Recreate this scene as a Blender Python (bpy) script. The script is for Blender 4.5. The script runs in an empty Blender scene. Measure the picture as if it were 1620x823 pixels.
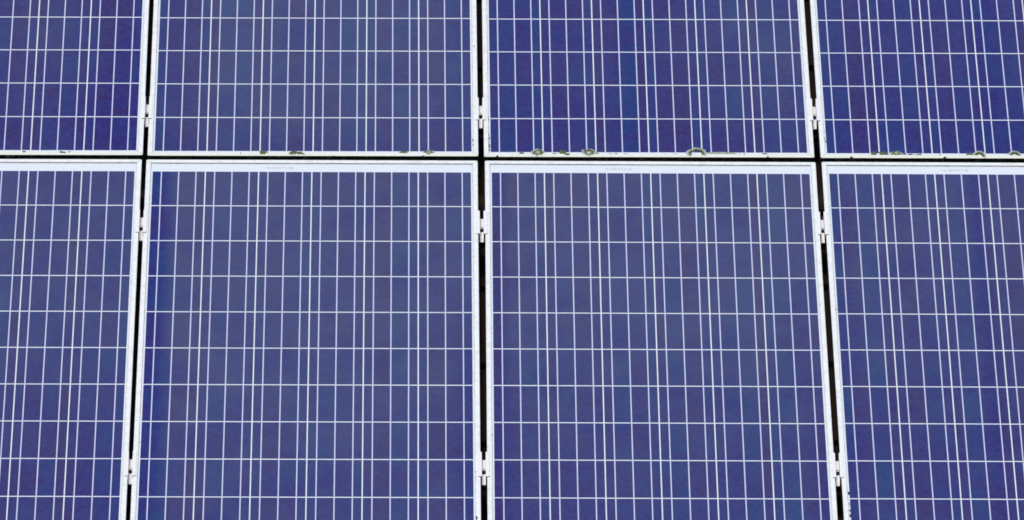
import bpy, math, random
from mathutils import Matrix, Vector, noise
R = math.radians
random.seed(7)
scene = bpy.context.scene
COL = scene.collection

# ------------------------------------------------------------------ array frame: local X across, Y up the slope, Z out of the glass
TILT = R(32)
BASE = Matrix.Translation((0, 0, 6.0)) @ Matrix.Rotation(TILT, 4, 'X')

# ------------------------------------------------------------------ camera (long lens, from below and in front of the slope)
cam_d = bpy.data.cameras.new('camera')
cam_d.sensor_width = 36.0
cam_d.lens = 11277.4709 / 1620 * 36.0
cam_d.clip_start = 0.5
cam_d.clip_end = 400
cam = bpy.data.objects.new('camera', cam_d)
COL.objects.link(cam)
ax, ay, az = 0.856585737, -0.0125725035, -0.00958464308
rot = Matrix.Rotation(az, 4, 'Z') @ Matrix.Rotation(ay, 4, 'Y') @ Matrix.Rotation(ax, 4, 'X')
cam.matrix_world = BASE @ Matrix.Translation((0.738210398, -16.1751138, 13.6778956)) @ rot
scene.camera = cam

# ------------------------------------------------------------------ daylight, bright overcast
SUN_EL, SUN_AZ = R(60), R(196)          # azimuth measured from +Y, clockwise
world = bpy.data.worlds.new('World')
scene.world = world
world.use_nodes = True
wn = world.node_tree
sky = wn.nodes.new('ShaderNodeTexSky')
sky.sky_type = 'NISHITA'
sky.sun_disc = False
sky.sun_elevation = SUN_EL
sky.sun_rotation = SUN_AZ
sky.air_density = 1.0
sky.dust_density = 3.0
sky.ozone_density = 1.5
bg = wn.nodes['Background']
wn.links.new(sky.outputs[0], bg.inputs[0])
bg.inputs[1].default_value = 0.12
sun_d = bpy.data.lights.new('sun', 'SUN')
sun_d.energy = 1.5
sun_d.angle = R(14)
sun_d.color = (1.0, 0.965, 0.91)
sun = bpy.data.objects.new('sun', sun_d)
COL.objects.link(sun)
sd = Vector((math.sin(SUN_AZ) * math.cos(SUN_EL), math.cos(SUN_AZ) * math.cos(SUN_EL), math.sin(SUN_EL)))
sun.rotation_euler = sd.to_track_quat('Z', 'Y').to_euler()
sun.location = (0, 0, 20)
scene.view_settings.view_transform = 'Standard'
scene.view_settings.look = 'None'
scene.view_settings.gamma = 1
scene.cycles.filter_width = 1.75
scene.view_settings.exposure = 0.12


# ------------------------------------------------------------------ small helpers
def mesh_obj(name, verts, faces, mats, parent=None, fm=None, smooth=False):
    me = bpy.data.meshes.new(name)
    me.from_pydata(verts, [], faces)
    for m in (mats if isinstance(mats, (list, tuple)) else [mats]):
        me.materials.append(m)
    if fm:
        for p, k in zip(me.polygons, fm):
            p.material_index = k
    if smooth:
        for p in me.polygons:
            p.use_smooth = True
    me.update()
    o = bpy.data.objects.new(name, me)
    COL.objects.link(o)
    if parent:
        o.parent = parent
    return o


def tag(o, label=None, cat=None, group=None, kind=None):
    for k, v in (('label', label), ('category', cat), ('group', group), ('kind', kind)):
        if v:
            o[k] = v
    return o


class MB:
    def __init__(s):
        s.v, s.f, s.m = [], [], []

    def add(s, vs, fs, mi=0):
        n = len(s.v)
        s.v += [tuple(p) for p in vs]
        s.f += [tuple(i + n for i in q) for q in fs]
        s.m += [mi] * len(fs)

    def box(s, x0, x1, y0, y1, z0, z1, mi=0):
        s.add([(x0, y0, z0), (x1, y0, z0), (x1, y1, z0), (x0, y1, z0), (x0, y0, z1), (x1, y0, z1), (x1, y1, z1), (x0, y1, z1)],
              [(0, 3, 2, 1), (4, 5, 6, 7), (0, 1, 5, 4), (1, 2, 6, 5), (2, 3, 7, 6), (3, 0, 4, 7)], mi)

    def build(s, name, mats, parent=None, smooth=False):
        return mesh_obj(name, s.v, s.f, mats, parent, s.m, smooth)


def mat(name, col, rough=0.5, metal=0.0, coat=0.0):
    m = bpy.data.materials.new(name)
    m.use_nodes = True
    b = m.node_tree.nodes['Principled BSDF']
    b.inputs['Base Color'].default_value = (*col, 1)
    b.inputs['Roughness'].default_value = rough
    b.inputs['Metallic'].default_value = metal
    b.inputs['Coat Weight'].default_value = coat
    b.inputs['Coat Roughness'].default_value = 0.06
    return m, m.node_tree, b


def nd(t, kind, **kw):
    n = t.nodes.new(kind)
    for k, v in kw.items():
        setattr(n, k, v)
    return n


def math_(t, op, a, b=None, c=None, clamp=False):
    n = nd(t, 'ShaderNodeMath', operation=op, use_clamp=clamp)
    for i, v in enumerate((a, b, c)):
        if v is None:
            continue
        if isinstance(v, (int, float)):
            n.inputs[i].default_value = v
        else:
            t.links.new(v, n.inputs[i])
    return n.outputs[0]


def mix_(t, f, a, b):
    n = nd(t, 'ShaderNodeMix', data_type='RGBA')
    for i, v in ((0, f), (6, a), (7, b)):
        if isinstance(v, (int, float)):
            n.inputs[i].default_value = v
        elif isinstance(v, tuple):
            n.inputs[i].default_value = (*v, 1)
        else:
            t.links.new(v, n.inputs[i])
    return n.outputs[2]


def noise_(t, vec, scale, detail=2.0, rough=0.5):
    n = nd(t, 'ShaderNodeTexNoise')
    n.inputs['Scale'].default_value = scale
    n.inputs['Detail'].default_value = detail
    n.inputs['Roughness'].default_value = rough
    if vec is not None:
        t.links.new(vec, n.inputs['Vector'])
    return n.outputs['Fac']


def ramp_(t, fac, lo, hi, a=0.0, b=1.0):
    n = nd(t, 'ShaderNodeMapRange')
    n.inputs[1].default_value, n.inputs[2].default_value = lo, hi
    n.inputs[3].default_value, n.inputs[4].default_value = a, b
    t.links.new(fac, n.inputs[0])
    return n.outputs[0]


# ------------------------------------------------------------------ the roof under the modules (the setting), its frame is the array frame
m_roof, t, b = mat('roof_clay', (0.07, 0.028, 0.018), 0.85)
tc = nd(t, 'ShaderNodeTexCoord')
n1 = noise_(t, tc.outputs['Object'], 9, 6, 0.6)
t.links.new(mix_(t, n1, (0.050, 0.013, 0.007), (0.006, 0.006, 0.006)), b.inputs['Base Color'])
verts, faces = [], []
x0, x1, y0, y1 = -2.6, 4.6, -3.4, 3.4
nx, PITCH, COURSE = 480, 0.30, 0.34
ys = []
yy = y0
while yy < y1:
    ys += [(yy, 0.022), (yy + COURSE - 0.003, 0.0)]
    yy += COURSE
for (y, h) in ys:
    for i in range(nx + 1):
        x = x0 + (x1 - x0) * i / nx
        ph = ((x - x0) / PITCH) % 1.0
        z = 0.022 * (0.5 - 0.5 * math.cos(2 * math.pi * ph)) ** 1.6 + h - 0.175
        verts.append((x, y, z))
for j in range(len(ys) - 1):
    for i in range(nx):
        a = j * (nx + 1) + i
        faces.append((a, a + 1, a + nx + 2, a + nx + 1))
roof = mesh_obj('roof', verts, faces, m_roof)
roof.matrix_world = BASE
tag(roof, kind='structure')

# ------------------------------------------------------------------ materials
# anodised frame: pale, faintly streaked, yellowed with algae along the lowest rail
m_frame, t, b = mat('frame_coating', (0.8, 0.84, 0.85), 0.42)
tc = nd(t, 'ShaderNodeTexCoord')
ob = tc.outputs['Object']
sp = nd(t, 'ShaderNodeSeparateXYZ'); t.links.new(ob, sp.inputs[0])
mp = nd(t, 'ShaderNodeMapping'); mp.inputs['Scale'].default_value = (1, 1, 1)
t.links.new(ob, mp.inputs[0])
oi = nd(t, 'ShaderNodeObjectInfo')
addv = nd(t, 'ShaderNodeVectorMath', operation='ADD'); t.links.new(ob, addv.inputs[0]); t.links.new(oi.outputs['Location'], addv.inputs[1])
blot = noise_(t, addv.outputs[0], 60, 5, 0.65)
c = mix_(t, ramp_(t, blot, 0.46, 0.72, 0.0, 0.6), (0.80, 0.845, 0.84), (0.57, 0.59, 0.54))
low = ramp_(t, sp.outputs['Y'], -1.580, -1.594, 0.0, 1.0)          # lowest rail of the frame
big = noise_(t, addv.outputs[0], 7, 3)
c = mix_(t, math_(t, 'MULTIPLY', low, ramp_(t, big, 0.3, 0.6, 0.5, 1.0)), c, (0.745, 0.76, 0.66))
spk = noise_(t, addv.outputs[0], 260, 2)
c = mix_(t, ramp_(t, spk, 0.70, 0.76, 0.0, 0.7), c, (0.2, 0.21, 0.17))
t.links.new(c, b.inputs['Base Color'])

# the lip's inner face, mottled dark grey at the seal
m_seal, t, b = mat('lip_seal', (0.35, 0.36, 0.36), 0.8)
tc = nd(t, 'ShaderNodeTexCoord')
oi = nd(t, 'ShaderNodeObjectInfo')
addv = nd(t, 'ShaderNodeVectorMath', operation='ADD'); t.links.new(tc.outputs['Object'], addv.inputs[0]); t.links.new(oi.outputs['Location'], addv.inputs[1])
nn = noise_(t, addv.outputs[0], 35, 4, 0.7)
t.links.new(mix_(t, ramp_(t, nn, 0.35, 0.65), (0.10, 0.11, 0.10), (0.36, 0.37, 0.36)), b.inputs['Base Color'])

m_bead, t, b = mat('sealant_bead', (0.5, 0.52, 0.52), 0.8)
tc = nd(t, 'ShaderNodeTexCoord')
oi = nd(t, 'ShaderNodeObjectInfo')
addv = nd(t, 'ShaderNodeVectorMath', operation='ADD'); t.links.new(tc.outputs['Object'], addv.inputs[0]); t.links.new(oi.outputs['Location'], addv.inputs[1])
nn = noise_(t, addv.outputs[0], 45, 5, 0.75)
t.links.new(mix_(t, ramp_(t, nn, 0.52, 0.66), (0.55, 0.58, 0.59), (0.10, 0.11, 0.09)), b.inputs['Base Color'])

# near-black downhill side of the frame, flecked with green algae in the slot between the rows
m_slot, t, b = mat('algae_flecked_black', (0.012, 0.014, 0.01), 0.95)
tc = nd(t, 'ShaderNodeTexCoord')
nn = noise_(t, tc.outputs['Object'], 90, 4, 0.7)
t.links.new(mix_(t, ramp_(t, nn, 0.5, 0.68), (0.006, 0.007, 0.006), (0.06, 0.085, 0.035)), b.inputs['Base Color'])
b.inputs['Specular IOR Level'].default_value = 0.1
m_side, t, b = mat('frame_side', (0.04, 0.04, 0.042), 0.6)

m_back, t, b = mat('backsheet_under_glass', (0.78, 0.80, 0.86), 0.5, 0, 1.0)
tc = nd(t, 'ShaderNodeTexCoord')
nn = noise_(t, tc.outputs['Object'], 14, 4, 0.6)
t.links.new(mix_(t, nn, (0.745, 0.805, 0.86), (0.68, 0.75, 0.815)), b.inputs['Base Color'])

m_bus, t, b = mat('tinned_ribbon', (0.55, 0.58, 0.78), 0.5, 0.0, 0.6)
m_print, t, b = mat('serial_print', (0.36, 0.38, 0.42), 0.6, 0, 0.6)

# polycrystalline cell behind glass with uneven sky reflection painted in as a grey film
m_cell, t, b = mat('polycrystalline_cell', (0.015, 0.02, 0.19), 0.6, 0, 1.0)
b.inputs['Specular IOR Level'].default_value = 0.0
b.inputs['Coat IOR'].default_value = 1.42
tc = nd(t, 'ShaderNodeTexCoord'); ob = tc.outputs['Object']
oi = nd(t, 'ShaderNodeObjectInfo')
rnd = oi.outputs['Random']
sp = nd(t, 'ShaderNodeSeparateXYZ'); t.links.new(ob, sp.inputs[0])
idx = math_(t, 'FLOOR', math_(t, 'DIVIDE', sp.outputs['X'], 0.05267))
cv = nd(t, 'ShaderNodeCombineXYZ'); t.links.new(idx, cv.inputs[0]); ta = nd(t, 'ShaderNodeAttribute', attribute_name='column_tint'); t.links.new(math_(t, 'MULTIPLY', ta.outputs['Fac'], 917.0), cv.inputs[1])
wnz = nd(t, 'ShaderNodeTexWhiteNoise', noise_dimensions='2D'); t.links.new(cv.outputs[0], wnz.inputs['Vector'])
addv = nd(t, 'ShaderNodeVectorMath', operation='ADD')
cv2 = nd(t, 'ShaderNodeCombineXYZ'); t.links.new(math_(t, 'MULTIPLY', rnd, 31.0), cv2.inputs[0]); t.links.new(math_(t, 'MULTIPLY', rnd, 57.0), cv2.inputs[1])
t.links.new(ob, addv.inputs[0]); t.links.new(cv2.outputs[0], addv.inputs[1])
cloud = noise_(t, addv.outputs[0], 14, 4, 0.6)
vor = nd(t, 'ShaderNodeTexVoronoi'); vor.inputs['Scale'].default_value = 100
t.links.new(addv.outputs[0], vor.inputs['Vector'])
vs = nd(t, 'ShaderNodeSeparateColor'); t.links.new(vor.outputs['Color'], vs.inputs[0])
h = math_(t, 'ADD', math_(t, 'MULTIPLY', wnz.outputs['Value'], 0.68), math_(t, 'MULTIPLY', math_(t, 'SUBTRACT', cloud, 0.5), 1.6))
cw_ = nd(t, 'ShaderNodeCombineXYZ'); t.links.new(idx, cw_.inputs[0]); t.links.new(math_(t, 'MULTIPLY', rnd, 733.0), cw_.inputs[1])
wn2 = nd(t, 'ShaderNodeTexWhiteNoise', noise_dimensions='2D'); t.links.new(cw_.outputs[0], wn2.inputs['Vector'])
h = math_(t, 'ADD', h, math_(t, 'MULTIPLY', wn2.outputs['Value'], 0.42))
grain = noise_(t, addv.outputs[0], 150, 6, 0.75)
h = math_(t, 'ADD', h, math_(t, 'MULTIPLY', math_(t, 'SUBTRACT', grain, 0.5), 1.7))
h = math_(t, 'SUBTRACT', h, 0.0, clamp=True)
cc = nd(t, 'ShaderNodeValToRGB')
t.links.new(h, cc.inputs[0])
e = cc.color_ramp.elements
e[0].position, e[0].color = 0.0, (0.009, 0.034, 0.155, 1)
e[1].position, e[1].color = 1.0, (0.030, 0.012, 0.105, 1)
k = e.new(0.45); k.color = (0.019, 0.016, 0.150, 1)
k = e.new(0.75); k.color = (0.028, 0.012, 0.130, 1)
col = mix_(t, math_(t, 'MULTIPLY', vs.outputs[0], 0.42), cc.outputs[0], (0.035, 0.055, 0.20))
fa = nd(t, 'ShaderNodeAttribute', attribute_name='painted_reflection')
film = fa.outputs['Fac']  # reflected sky, put into the cell colour as a grey film
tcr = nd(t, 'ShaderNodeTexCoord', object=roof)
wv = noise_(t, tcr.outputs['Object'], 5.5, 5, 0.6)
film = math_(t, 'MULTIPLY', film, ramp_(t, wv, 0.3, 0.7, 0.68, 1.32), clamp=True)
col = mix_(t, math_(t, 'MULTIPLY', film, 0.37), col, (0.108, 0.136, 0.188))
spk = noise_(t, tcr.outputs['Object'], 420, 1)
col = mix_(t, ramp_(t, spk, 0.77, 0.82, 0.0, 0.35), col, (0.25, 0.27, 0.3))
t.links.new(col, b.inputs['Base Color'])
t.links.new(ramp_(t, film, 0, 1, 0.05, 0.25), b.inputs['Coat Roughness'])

m_clamp, t, b = mat('clamp_aluminium', (0.80, 0.81, 0.82), 0.4)
m_base, t, b = mat('clamp_base_aluminium', (0.95, 0.94, 0.93), 0.5)
m_bolt, t, b = mat('bolt_steel', (0.80, 0.80, 0.79), 0.4, 0.0)
m_dark, t, b = mat('bolt_dark', (0.01, 0.01, 0.01), 0.7)
m_rail, t, b = mat('rail_aluminium', (0.10, 0.10, 0.10), 0.5, 0.5)

# ------------------------------------------------------------------ the solar module
CP = 0.158                                # cell pitch
XL, XR = -0.0185, 6 * CP + 0.0185         # outer frame edges, origin at the first cell's left edge line
YT, YB = 0.0492, -(10 * CP + 0.0235)      # top and bottom edges
FW = 0.0140                               # frame face width
LIP = 0.0040
RC = 0.0045


def ring(u, z, n=5):
    r = max(RC - u, 0.0004)
    xa, xb, ya, yb = XL + u, XR - u, YB + u, YT - u
    pts = []
    for cx, cy, a0 in ((xb - r, yb - r, 0), (xa + r, yb - r, 90), (xa + r, ya + r, 180), (xb - r, ya + r, 270)):
        for k in range(n):
            a = R(a0 + 90 * k / (n - 1))
            pts.append((cx + r * math.cos(a), cy + r * math.sin(a), z))
    return pts


def frame_mesh():
    mb = MB()
    prof = [(0.028, -0.0375), (0.0, -0.0375), (0.0, LIP - 0.0012), (0.0004, LIP - 0.0004), (0.0012, LIP), (FW - 0.0008, LIP), (FW, LIP - 0.0006), (FW, 0.0006), (FW + 0.0016, 0.0003), (FW + 0.0016, -0.0008)]
    loops = [ring(u, z) for u, z in prof]
    n = len(loops[0])
    for lp in loops:
        mb.v += lp
    for j in range(len(loops) - 1):
        for i in range(n):
            a, b_ = j * n + i, j * n + (i + 1) % n
            mb.f.append((a, b_, b_ + n, a + n))
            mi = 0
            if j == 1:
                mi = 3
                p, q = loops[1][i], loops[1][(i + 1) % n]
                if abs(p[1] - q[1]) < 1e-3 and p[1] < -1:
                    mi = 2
            if j == 6:
                mi = 1
            if j >= 7:
                mi = 4
            mb.m.append(mi)
    # hairline mitre joints at the four corners
    for sx, sy, cx, cy in ((1, 1, XL, YB), (-1, 1, XR, YB), (1, -1, XL, YT), (-1, -1, XR, YT)):
        w = 0.00018
        a = (cx + sx * 0.0018, cy + sy * 0.0018); c_ = (cx + sx * FW, cy + sy * FW)
        z = LIP + 0.00025
        mb.add([(a[0] - w * sx, a[1] + w * sy, z), (a[0] + w * sx, a[1] - w * sy, z), (c_[0] + w * sx, c_[1] - w * sy, z), (c_[0] - w * sx, c_[1] + w * sy, z)], [(0, 1, 2, 3)], 1)
    return mb


CW, CH = 0.1544, 0.1538
frame_proto = None


def glyph_mesh(text, size):
    cu = bpy.data.curves.new('serial_number', 'FONT')
    cu.body = text
    cu.size = size
    cu.space_character = 1.15
    o = bpy.data.objects.new('serial_number', cu)
    COL.objects.link(o)
    dg = bpy.context.evaluated_depsgraph_get()
    me = bpy.data.meshes.new_from_object(o.evaluated_get(dg))
    bpy.data.objects.remove(o)
    bpy.data.curves.remove(cu)
    return me


def cell_mesh(reflection_fn, cx, cy, tint):
    me = bpy.data.meshes.new('solar_cell')
    v, f, val = [], [], []
    NX, NY = 8, 4
    for j in range(NY + 1):
        for i in range(NX + 1):
            x, y = -CW / 2 + CW * i / NX, -CH / 2 + CH * j / NY
            v.append((x, y, 0.0004)); val.append(reflection_fn(cx + x, cy + y))
    for j in range(NY):
        for i in range(NX):
            a = j * (NX + 1) + i
            f.append((a, a + 1, a + NX + 2, a + NX + 1))
    # skirt
    rim = [i for i in range(NX + 1)] + [(j + 1) * (NX + 1) - 1 for j in range(1, NY + 1)] + [NY * (NX + 1) + i for i in range(NX - 1, -1, -1)] + [j * (NX + 1) for j in range(NY - 1, 0, -1)]
    n0 = len(v)
    for i in rim:
        v.append((v[i][0], v[i][1], 0.0001)); val.append(val[i])
    n = len(rim)
    for k in range(n):
        f.append((rim[(k + 1) % n], rim[k], n0 + k, n0 + (k + 1) % n))
    me.from_pydata(v, [], f)
    at = me.attributes.new('painted_reflection', 'FLOAT', 'POINT')
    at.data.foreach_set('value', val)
    a2 = me.attributes.new('column_tint', 'FLOAT', 'POINT')
    a2.data.foreach_set('value', [tint] * len(v))
    me.materials.append(m_cell)
    return me


def build_panel(label, x, y, ang, reflection_fn, serial=None):
    global frame_proto
    root = bpy.data.objects.new('solar_panel', None)
    root.empty_display_size = 0.1
    COL.objects.link(root)
    tag(root, label, 'solar panel', 'solar panels mounted in two rows')
    root.matrix_world = BASE @ Matrix.Translation((x, y, 0)) @ Matrix.Rotation(ang, 4, 'Z')
    if frame_proto is None:
        fr = frame_mesh().build('frame', [m_frame, m_seal, m_slot, m_side, m_bead], root)
        bs = MB(); bs.box(XL + 0.006, XR - 0.006, YB + 0.006, YT - 0.006, -0.004, 0.0)
        bk = bs.build('backsheet', m_back, root)
        bb = MB()
        for c_ in range(6):
            for q in (1 / 6, 0.5, 5 / 6):
                xx = c_ * CP + 0.002 + 0.154 * q
                for r_ in range(10):
                    ya, yb = -(r_ + 1) * CP + 0.0014, -r_ * CP - 0.0014
                    bb.box(xx - 0.0017, xx + 0.0017, ya, yb, 0.0003, 0.0007)
        bu = bb.build('busbars', m_bus, root)
        frame_proto = (fr, bk, bu)
    else:
        for s in frame_proto:
            o = s.copy(); COL.objects.link(o); o.parent = root
    tints = [random.random() for _ in range(6)]
    for r_ in range(10):
        for c_ in range(6):
            cx, cy = (c_ + 0.5) * CP, -(r_ + 0.5) * CP
            o = bpy.data.objects.new('solar_cell', cell_mesh(reflection_fn, cx, cy, tints[c_]))
            COL.objects.link(o); o.parent = root
            o.location = (cx, cy, 0)
    if serial:
        me = glyph_mesh(serial, 0.0105)
        me.materials.append(m_print)
        o = bpy.data.objects.new('serial_number', me); COL.objects.link(o); o.parent = root
        o.location = (0.338, 0.0125, 0.0004)
    return root


PT, OFF = 1.00229774, 0.0910631502
DX = [5.24471659e-04, -3.22341830e-03, 9.56469150e-04, 1.65825313e-03, 2.33360290e-03, -8.81807053e-04, -1.32024219e-03, -4.73293021e-05]
RT = [-7.12051790e-04, -1.10057144e-04, 1.81337071e-03, 1.88965398e-03, -2.32960753e-03, -2.36558655e-03, -1.67925500e-03, -1.45715646e-03]


def ss(a, b_, x):
    u = min(1, max(0, (x - a) / (b_ - a)))
    return u * u * (3 - 2 * u)


def band(x, c_, w):
    return math.exp(-((x - c_) / w) ** 2)


def fl0(x, y): return 0.82 - 0.46 * ss(-0.5, -1.5, y) - 0.15 * ss(0.7, 0.95, x) * ss(-0.6, -1.2, y)  # reflected sky per panel, painted as film strength, dark bands included
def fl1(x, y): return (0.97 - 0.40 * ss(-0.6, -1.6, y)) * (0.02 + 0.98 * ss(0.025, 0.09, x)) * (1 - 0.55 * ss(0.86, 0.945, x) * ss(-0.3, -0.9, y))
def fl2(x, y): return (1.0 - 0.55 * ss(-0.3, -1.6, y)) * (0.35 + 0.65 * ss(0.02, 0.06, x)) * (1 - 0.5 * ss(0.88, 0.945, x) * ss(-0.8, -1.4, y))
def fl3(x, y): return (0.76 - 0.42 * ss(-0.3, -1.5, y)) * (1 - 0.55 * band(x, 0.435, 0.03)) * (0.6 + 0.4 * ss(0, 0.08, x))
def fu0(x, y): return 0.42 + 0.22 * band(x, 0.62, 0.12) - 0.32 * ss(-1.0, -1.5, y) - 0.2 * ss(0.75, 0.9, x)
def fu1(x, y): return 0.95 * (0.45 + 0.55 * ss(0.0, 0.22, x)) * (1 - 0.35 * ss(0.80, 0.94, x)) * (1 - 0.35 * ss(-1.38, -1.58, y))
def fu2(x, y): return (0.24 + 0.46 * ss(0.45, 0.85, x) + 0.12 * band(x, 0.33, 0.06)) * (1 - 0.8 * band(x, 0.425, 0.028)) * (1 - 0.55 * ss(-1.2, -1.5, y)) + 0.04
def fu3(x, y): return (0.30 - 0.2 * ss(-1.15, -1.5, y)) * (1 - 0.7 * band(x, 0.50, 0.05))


labels_lo = ['lower row solar panel cut off by the left edge of the photo',
             'lower row solar panel with a dark blue stripe down its left edge',
             'lower row solar panel between the middle and right vertical gaps',
             'lower row solar panel cut off by the right edge of the photo']
labels_up = ['upper row solar panel cut off by the left edge of the photo',
             'upper row greyish solar panel with four small green lichens on its bottom frame',
             'upper row deep blue solar panel with ring shaped lichens on its bottom frame',
             'upper row solar panel cut off by the right edge, hooked lichens on its frame']
panels = {}
for i in range(4):
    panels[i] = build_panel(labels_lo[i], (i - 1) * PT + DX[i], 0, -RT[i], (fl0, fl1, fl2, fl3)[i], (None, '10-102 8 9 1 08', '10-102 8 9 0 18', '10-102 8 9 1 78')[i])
for i in range(4):
    # the upper module's origin is its top cell line: 10 pitches above its bottom cell line
    a = -RT[i + 4]
    px, py = (i - 1) * PT + DX[i + 4], OFF
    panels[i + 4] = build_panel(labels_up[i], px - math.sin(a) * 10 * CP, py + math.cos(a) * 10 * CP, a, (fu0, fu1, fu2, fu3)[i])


def to_array(i, x, y):
    """module coordinates to array coordinates"""
    a = -RT[i]
    if i < 4:
        ox, oy = (i - 1) * PT + DX[i], 0
    else:
        ox, oy = (i - 5) * PT + DX[i] - math.sin(a) * 10 * CP, OFF + math.cos(a) * 10 * CP
    return ox + math.cos(a) * x - math.sin(a) * y, oy + math.sin(a) * x + math.cos(a) * y


def edge_x(i, side, Y):
    xe = XR if side > 0 else XL
    ya = Y if i < 4 else Y - OFF - 10 * CP
    return to_array(i, xe, ya)[0]


# ------------------------------------------------------------------ module clamps in the vertical gaps
def clamp_parts():
    L = 0.0515
    mb = MB()
    z1 = LIP + 0.0026
    z0 = LIP + 0.0004
    wi, wo, wing, zb = 0.0055, 0.0070, 0.0165, -0.0260
    for s in (-1, 1):
        # wing: top sheet lying on the frame, with a rolled edge
        prof = [(wi, z1 - 0.0006), (wi + 0.0006, z1), (wing - 0.0006, z1), (wing, z1 - 0.0006), (wing, z0), (wo + 0.0002, z0), (wo, z0 - 0.001), (wo, zb - 0.0015), (wi, zb - 0.0015)]
        pts = [(s * px, -L, pz) for px, pz in prof] + [(s * px, L, pz) for px, pz in prof]
        n = len(prof)
        fs = [(k, (k + 1) % n, (k + 1) % n + n, k + n) for k in range(n)] + [tuple(range(2 * n - 1, n - 1, -1))]
        mb.add(pts, fs)
        mb.add(pts[:n], [tuple(range(n))], 1)  # downhill wing end: its shadow painted as a dark face
    b2 = MB()
    w, r = wi + 0.0011, 0.0035
    out = [(-wi + 0.0001, L)]
    for k in range(5):
        a = R(180 + 90 * k / 4); out.append((-w + r + r * math.cos(a), -L - 0.001 + r + r * math.sin(a)))
    for k in range(5):
        a = R(270 + 90 * k / 4); out.append((w - r + r * math.cos(a), -L - 0.001 + r + r * math.sin(a)))
    out.append((wi - 0.0001, L))
    n = len(out)
    b2.add([(x, y, zb) for x, y in out] + [(x, y, zb - 0.0022) for x, y in out],
           [tuple(range(n)), tuple(range(2 * n - 1, n - 1, -1))] + [(k + n, (k + 1) % n + n, (k + 1) % n, k) for k in range(n)])
    b3 = MB()
    N = 24
    prof = [(0.0053, zb), (0.0053, zb + 0.0114), (0.0049, zb + 0.012), (0.0024, zb + 0.012)]
    for j, (rr, zz) in enumerate(prof):
        b3.v += [(rr * math.cos(2 * math.pi * k / N), rr * math.sin(2 * math.pi * k / N), zz) for k in range(N)]
    for j in range(3):
        for k in range(N):
            a, c_ = j * N + k, j * N + (k + 1) % N
            b3.f.append((a, c_, c_ + N, a + N)); b3.m.append(1 if j == 0 else 0)  # side of the head near black, its shade painted into the colour
    # hexagon socket: a sunk dark well
    b3.add([(0.0025 * math.cos(R(60 * k)), 0.0025 * math.sin(R(60 * k)), zb + 0.0118) for k in range(6)] +
           [(0.0026 * math.cos(R(60 * k)), 0.0026 * math.sin(R(60 * k)), zb + 0.006) for k in range(6)],
           [(k, (k + 1) % 6, (k + 1) % 6 + 6, k + 6) for k in range(6)] + [(6, 7, 8, 9, 10, 11)], 1)
    # flat dark plate on the base around the bolt
    b3.box(-0.0052, 0.0052, -0.0080, 0.0040, zb + 0.0002, zb + 0.0005, 1)
    # threaded shank down to the rail
    b3.box(-0.003, 0.003, -0.003, 0.003, -0.05, zb - 0.0025, 1)
    return mb, b2, b3


CLAMPS = []
for g in range(3):
    where = ('left vertical gap', 'middle vertical gap', 'right vertical gap')[g]
    for Y, up, word in ((0.2885, 4, 'just above the joint between the rows'), (-0.2345, 0, 'just below the joint between the rows'), (-1.2890, 0, 'near the bottom edge of the photo')):
        CLAMPS.append((g, Y, up, 'pale clamp in the %s, %s' % (where, word)))
proto = None
for g, Y, up, lab in CLAMPS:
    X = 0.5 * (edge_x(g + up, 1, Y) + edge_x(g + 1 + up, -1, Y))
    root = bpy.data.objects.new('panel_clamp', None); COL.objects.link(root)
    root.empty_display_size = 0.03
    root.matrix_world = BASE @ Matrix.Translation((X, Y + random.uniform(-.001, .001), 0)) @ Matrix.Rotation(random.uniform(-.006, .006), 4, 'Z')
    tag(root, lab, 'clamp', 'clamps holding the solar panels')
    if proto is None:
        a, b2, b3 = clamp_parts()
        proto = (a.build('wings', [m_clamp, m_side], root), b2.build('channel_base', m_base, root), b3.build('bolt', [m_bolt, m_dark], root))
    else:
        for s in proto:
            o = s.copy(); COL.objects.link(o); o.parent = root

# ------------------------------------------------------------------ mounting rails under the modules, square to the slope
for Y, lab in ((1.44, 'dark mounting rail high under the upper row of panels'), (0.2885, 'dark mounting rail under the clamps of the upper row'),
               (-0.2345, 'dark mounting rail under the upper clamps of the lower row'), (-1.2890, 'dark mounting rail under the lowest clamps')):
    mb = MB()
    mb.box(-1.15, 3.15, Y - 0.02, Y - 0.006, -0.078, -0.0385)
    mb.box(-1.15, 3.15, Y + 0.006, Y + 0.02, -0.078, -0.0385)
    mb.box(-1.15, 3.15, Y - 0.006, Y + 0.006, -0.078, -0.060)
    for x in (-0.9, 0.1, 1.1, 2.1, 3.0):
        mb.box(x - 0.02, x + 0.02, Y - 0.016, Y + 0.016, -0.17, -0.0785)
    o = mb.build('mounting_rail', m_rail)
    o.matrix_world = BASE
    tag(o, lab, 'rail', 'mounting rails under the panels')

# ------------------------------------------------------------------ lichens and grime along the bottom frames of the upper row
m_lich, t, b = mat('lichen', (0.3, 0.32, 0.2), 0.95)
tc = nd(t, 'ShaderNodeTexCoord')
la = nd(t, 'ShaderNodeAttribute', attribute_name='growth')     # 0 centre, 1 rim
oi = nd(t, 'ShaderNodeObjectInfo')
nn = noise_(t, tc.outputs['Object'], 500, 4, 0.7)
ff = math_(t, 'ADD', la.outputs['Fac'], math_(t, 'MULTIPLY', math_(t, 'SUBTRACT', nn, 0.5), 0.9))
cr = nd(t, 'ShaderNodeValToRGB'); t.links.new(ff, cr.inputs[0])
e = cr.color_ramp.elements
e[0].position, e[0].color = 0.0, (0.50, 0.48, 0.36, 1)
e[1].position, e[1].color = 1.0, (0.46, 0.54, 0.48, 1)
k = e.new(0.28); k.color = (0.42, 0.40, 0.30, 1)
k = e.new(0.42); k.color = (0.020, 0.024, 0.009, 1)
k = e.new(0.66); k.color = (0.095, 0.11, 0.034, 1)
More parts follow.
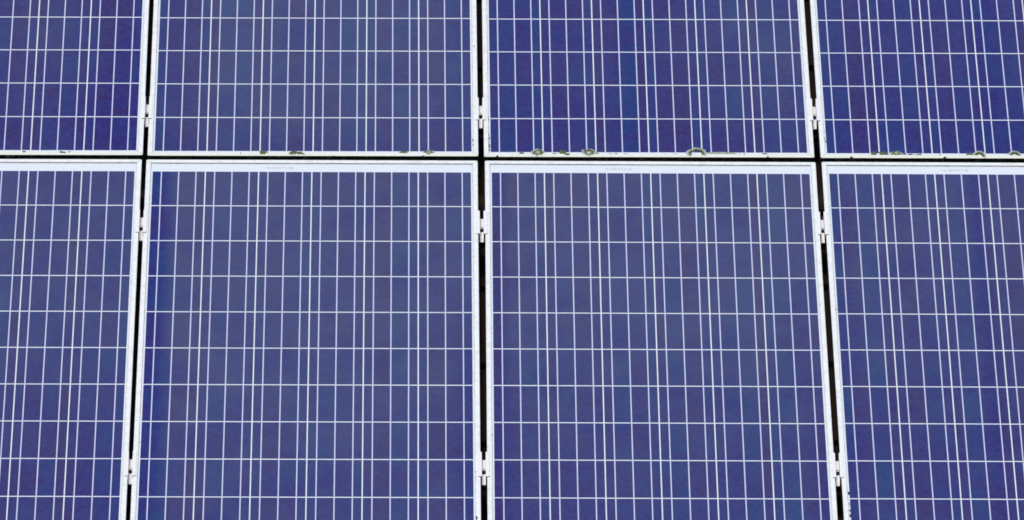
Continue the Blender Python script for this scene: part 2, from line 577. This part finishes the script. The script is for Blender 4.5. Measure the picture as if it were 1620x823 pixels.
k = e.new(0.84); k.color = (0.34, 0.42, 0.34, 1)
t.links.new(cr.outputs[0], b.inputs['Base Color'])
m_moss, t, b = mat('moss', (0.10, 0.14, 0.05), 0.95)
tc = nd(t, 'ShaderNodeTexCoord')
nn = noise_(t, tc.outputs['Object'], 600, 3, 0.7)
t.links.new(mix_(t, ramp_(t, nn, 0.35, 0.65), (0.015, 0.026, 0.007), (0.17, 0.24, 0.09)), b.inputs['Base Color'])
m_pale, t, b = mat('pale_algae_film', (0.4, 0.5, 0.45), 0.95)
tc = nd(t, 'ShaderNodeTexCoord')
nn = noise_(t, tc.outputs['Object'], 260, 4, 0.7)
t.links.new(mix_(t, ramp_(t, nn, 0.42, 0.6), (0.16, 0.21, 0.15), (0.55, 0.62, 0.58)), b.inputs['Base Color'])
m_grime, t, b = mat('black_grime', (0.012, 0.013, 0.010), 0.95)

CAMC = Vector((0.738210398, -16.1751138, 13.6778956))
ROT = rot.to_3x3()


def at(u, v):
    """where the photograph's pixel meets the glass plane, array coordinates"""
    d = ROT @ Vector(((u - 810) / 11277.47, -(v - 411.5) / 11277.47, -1))
    p = CAMC + d * (-CAMC.z / d.z)
    return p.x, p.y


YIN = OFF - 0.0235 + FW                   # inner edge of the upper row's bottom lip
def drape(y): return LIP if y < YIN else 0.0007


def patch(name, m, u, v, w, h=None, sect=(0, 360), r_in=0.0, thick=0.0022, rough=0.16, seed=0):
    """lumpy disc, ring or arc draped over glass and lip; w, h are radii in metres"""
    h = h or w
    X, Y = at(u, v)
    NA, NR = 40, 9
    rnd_ = random.Random(seed)
    full = sect == (0, 360)
    vs, fs, g = [], [], []
    na = NA if full else NA + 1
    for j in range(NR + 1):
        rr = r_in + (1 - r_in) * j / NR
        for i in range(na):
            a = R(sect[0] + (sect[1] - sect[0]) * i / NA)
            nz = noise.noise(Vector((math.cos(a) * 2.1 + seed * 3.7, math.sin(a) * 2.1, seed)))
            nz2 = noise.noise(Vector((math.cos(a) * 6 + seed, math.sin(a) * 6, 3.0)))
            k = 1 + rough * nz * 2 + rough * 0.8 * nz2
            x, y = w * rr * k * math.cos(a), h * rr * k * math.sin(a)
            u_ = (rr - r_in) / (1 - r_in)
            prof = math.sin(math.pi * min(1, (0.18 + 0.82 * u_))) if r_in == 0 else math.sin(math.pi * u_)
            z = drape(Y + y) + 0.0002 + thick * max(0.0, prof) * (0.55 + 0.9 * rnd_.random())
            vs.append((x, y, z)); g.append(rr)
    for j in range(NR):
        for i in range(NA):
            i2 = (i + 1) % na if full else i + 1
            fs.append((j * na + i, (j + 1) * na + i, (j + 1) * na + i2, j * na + i2))
    o = mesh_obj(name, vs, fs, m, None, None, True)
    at_ = o.data.attributes.new('growth', 'FLOAT', 'POINT'); at_.data.foreach_set('value', g)
    o.matrix_world = BASE @ Matrix.Translation((X, Y, 0))
    return o


GL = 'lichens on the bottom frames of the upper row'
P2, P3, P4 = 'left of centre', 'right of centre', 'at the right edge'
lich = [
    (m_moss, 417, 242.6, 0.0110, 0.0090, 'small green lichen, leftmost on the bottom frame of the upper greyish panel'),
    (m_moss, 464, 242.6, 0.0100, 0.0095, 'dark green lichen, left one of a touching pair on the upper greyish panel'),
    (m_moss, 475, 243.2, 0.0100, 0.0075, 'dark green lichen, right one of the touching pair on the upper greyish panel'),
    (m_moss, 638, 242.0, 0.0100, 0.0060, 'faint pale lichen just left of the rightmost one on the upper greyish panel'),
    (m_lich, 678, 242.2, 0.0140, 0.0110, 'pale rimmed green lichen near the right end of the upper greyish panel'),
    (m_moss, 825, 243.0, 0.0060, 0.0040, 'tiny green fleck left of the ring lichens on the upper deep blue panel'),
    (m_lich, 851, 242.2, 0.0175, 0.0165, 'round olive lichen with pale halo, leftmost ring on the deep blue panel'),
    (m_moss, 891, 241.8, 0.0100, 0.0085, 'small grey green lichen between the two small rings on the deep blue panel'),
    (m_moss, 898, 245.6, 0.0060, 0.0045, 'tiny dark lichen just below the small grey green one on the deep blue panel'),
    (m_lich, 931.5, 242.2, 0.0190, 0.0160, 'round lichen with white centre, middle ring on the upper deep blue panel'),
    (m_lich, 1102.5, 243.8, 0.0265, 0.0250, 'largest ring lichen with bare white centre on the upper deep blue panel'),
    (m_pale, 1139, 243.4, 0.0430, 0.0060, 'long thin pale green film to the right of the largest ring lichen'),
    (m_moss, 1210, 244.4, 0.0070, 0.0035, 'thin green fleck near the right end of the upper deep blue panel'),
    (m_moss, 1382, 243.6, 0.0085, 0.0070, 'small olive lichen, leftmost on the upper panel cut off at the right'),
    (m_moss, 1398, 243.2, 0.0095, 0.0080, 'small dark lichen, second on the upper panel cut off at the right'),
    (m_lich, 1418, 243.6, 0.0170, 0.0090, 'long pale green lichen, third on the upper panel cut off at the right'),
]
for n, (m, u, v, w, h, lab) in enumerate(lich):
    tag(patch('lichen', m, u, v, w * 1.15, h * 1.12, seed=n + 1, rough=0.13 if w > 0.02 else (0.42 if m is m_moss else 0.24), sect=(-32, 214) if u == 1102.5 else (0, 360), r_in={1102.5: 0.5, 931.5: 0.22}.get(u, 0.0)), lab, 'lichen', GL)
for n, (u, v, w, h, sect, lab) in enumerate((
        (1534, 246.5, 0.0125, 0.0110, (20, 185), 'small hooked lichen touching the left side of the large hooked one'),
        (1549.5, 248.0, 0.0190, 0.0260, (-25, 175), 'large hooked arc lichen on the upper panel cut off at the right'),
        (1605, 247.5, 0.0200, 0.0240, (-5, 180), 'arc lichen closest to the right edge of the photo'))):
    tag(patch('lichen', m_lich, u, v, w, h, sect, 0.38, seed=30 + n, rough=0.06), lab, 'lichen', GL)

# black grime flecks: one small part of the panel they stick to
FLECKS = {4: [(38, 242, 3, 1), (44, 241.6, 2, .8), (97, 242.2, 3, 1.4), (102, 243, 2, 1), (110, 242, 1.5, .8), (12, 248.6, 3, 1.2), (20, 248.4, 3, 1.2)],
          5: [(249, 208, .7, 1), (246, 223, .8, 1.3), (750, 75, .8, 1.5), (748, 222, .9, 2.2), (748.6, 230, 1, 1.5), (442, 250, 2, 1.2), (464, 249.2, 2, 1.2), (528, 249, 2, 1), (669, 249.4, 3, 1.4), (390, 243, 3, .6), (380.5, 244, 1, 1), (498, 243.3, 3, .5)],
          6: [(773.5, 213, .8, 3), (774, 219.5, 1.3, 2.2), (773.4, 226, .7, 2), (773.8, 232, 1.5, 3.2), (774, 238, 1.3, 2), (773, 190, .5, 2), (877, 243.6, 3.5, .9), (945, 243.6, 3, .7), (966, 244.8, 3.2, 1.2), (975, 243.6, 3, .6), (990, 244, 4, .5), (1053, 245.3, 3, 1.3), (1067.5, 245.3, 3.3, 1.4), (1122, 243.6, 3, .9), (1131, 244.4, 3.5, .8), (1140, 243.9, 3, .9), (1150, 244.4, 3.5, .8), (1156, 244.2, 2, .8), (1169, 245.4, 3.4, 1.5), (1177, 244.2, 1.3, 1), (787, 248.8, 2.5, 1.2), (1215, 250, 2, 1.2)],
          7: [(1305, 219, .7, 1.2), (1306, 224, .9, 1.8), (1304.5, 208, .5, 1), (1303, 140, .5, 1.4), (1347, 250.6, 2.4, 1.2), (1453, 246.2, 5.2, 2.2), (1440, 244.8, 4, .9), (1431, 244.2, 3, .8), (1495, 251, 2, 1.1), (1487, 245.5, 2, .6)],
          1: [(232, 368, .5, .8), (754, 822, 1.2, 3), (221, 700, .5, .9), (752.5, 748, .6, 1)],
          2: [(777, 520, .5, 1.2), (776.5, 455, .5, .8), (778, 690, .5, 1.5)],
          3: [(1323, 490, .8, 1), (1342.8, 781, 1.2, 2.2), (1344.4, 808, .9, 2), (1345, 816, 1, 2.2), (1343.6, 798, .6, 2)]}
for i, fl in FLECKS.items():
    Mi = panels[i].matrix_world.inverted() @ BASE
    for (u, v, a, b_) in fl:
        X, Y = at(u, v)
        rx, ry = a / 525.0, b_ / 340.0
        p = Mi @ Vector((X, Y, 0))
        onlip = p.y < YB + FW or p.x < XL + FW or p.x > XR - FW
        N = 14
        ph = random.random() * 9
        z0 = LIP if onlip else 0.0008
        pts = [(0, 0, z0 + 0.0012)]
        for k in range(N):
            an = 2 * math.pi * k / N
            q = 1 + 0.55 * noise.noise(Vector((math.cos(an) * 1.9 + ph, math.sin(an) * 1.9, ph))) * 1.6
            pts.append((rx * q * math.cos(an), ry * q * math.sin(an), z0 + 0.0002))
        mb = MB()
        mb.add(pts, [(0, 1 + k, 1 + (k + 1) % N) for k in range(N)])
        o = mb.build('grime_spot', m_grime, panels[i])
        o.location = (p.x, p.y, 0)
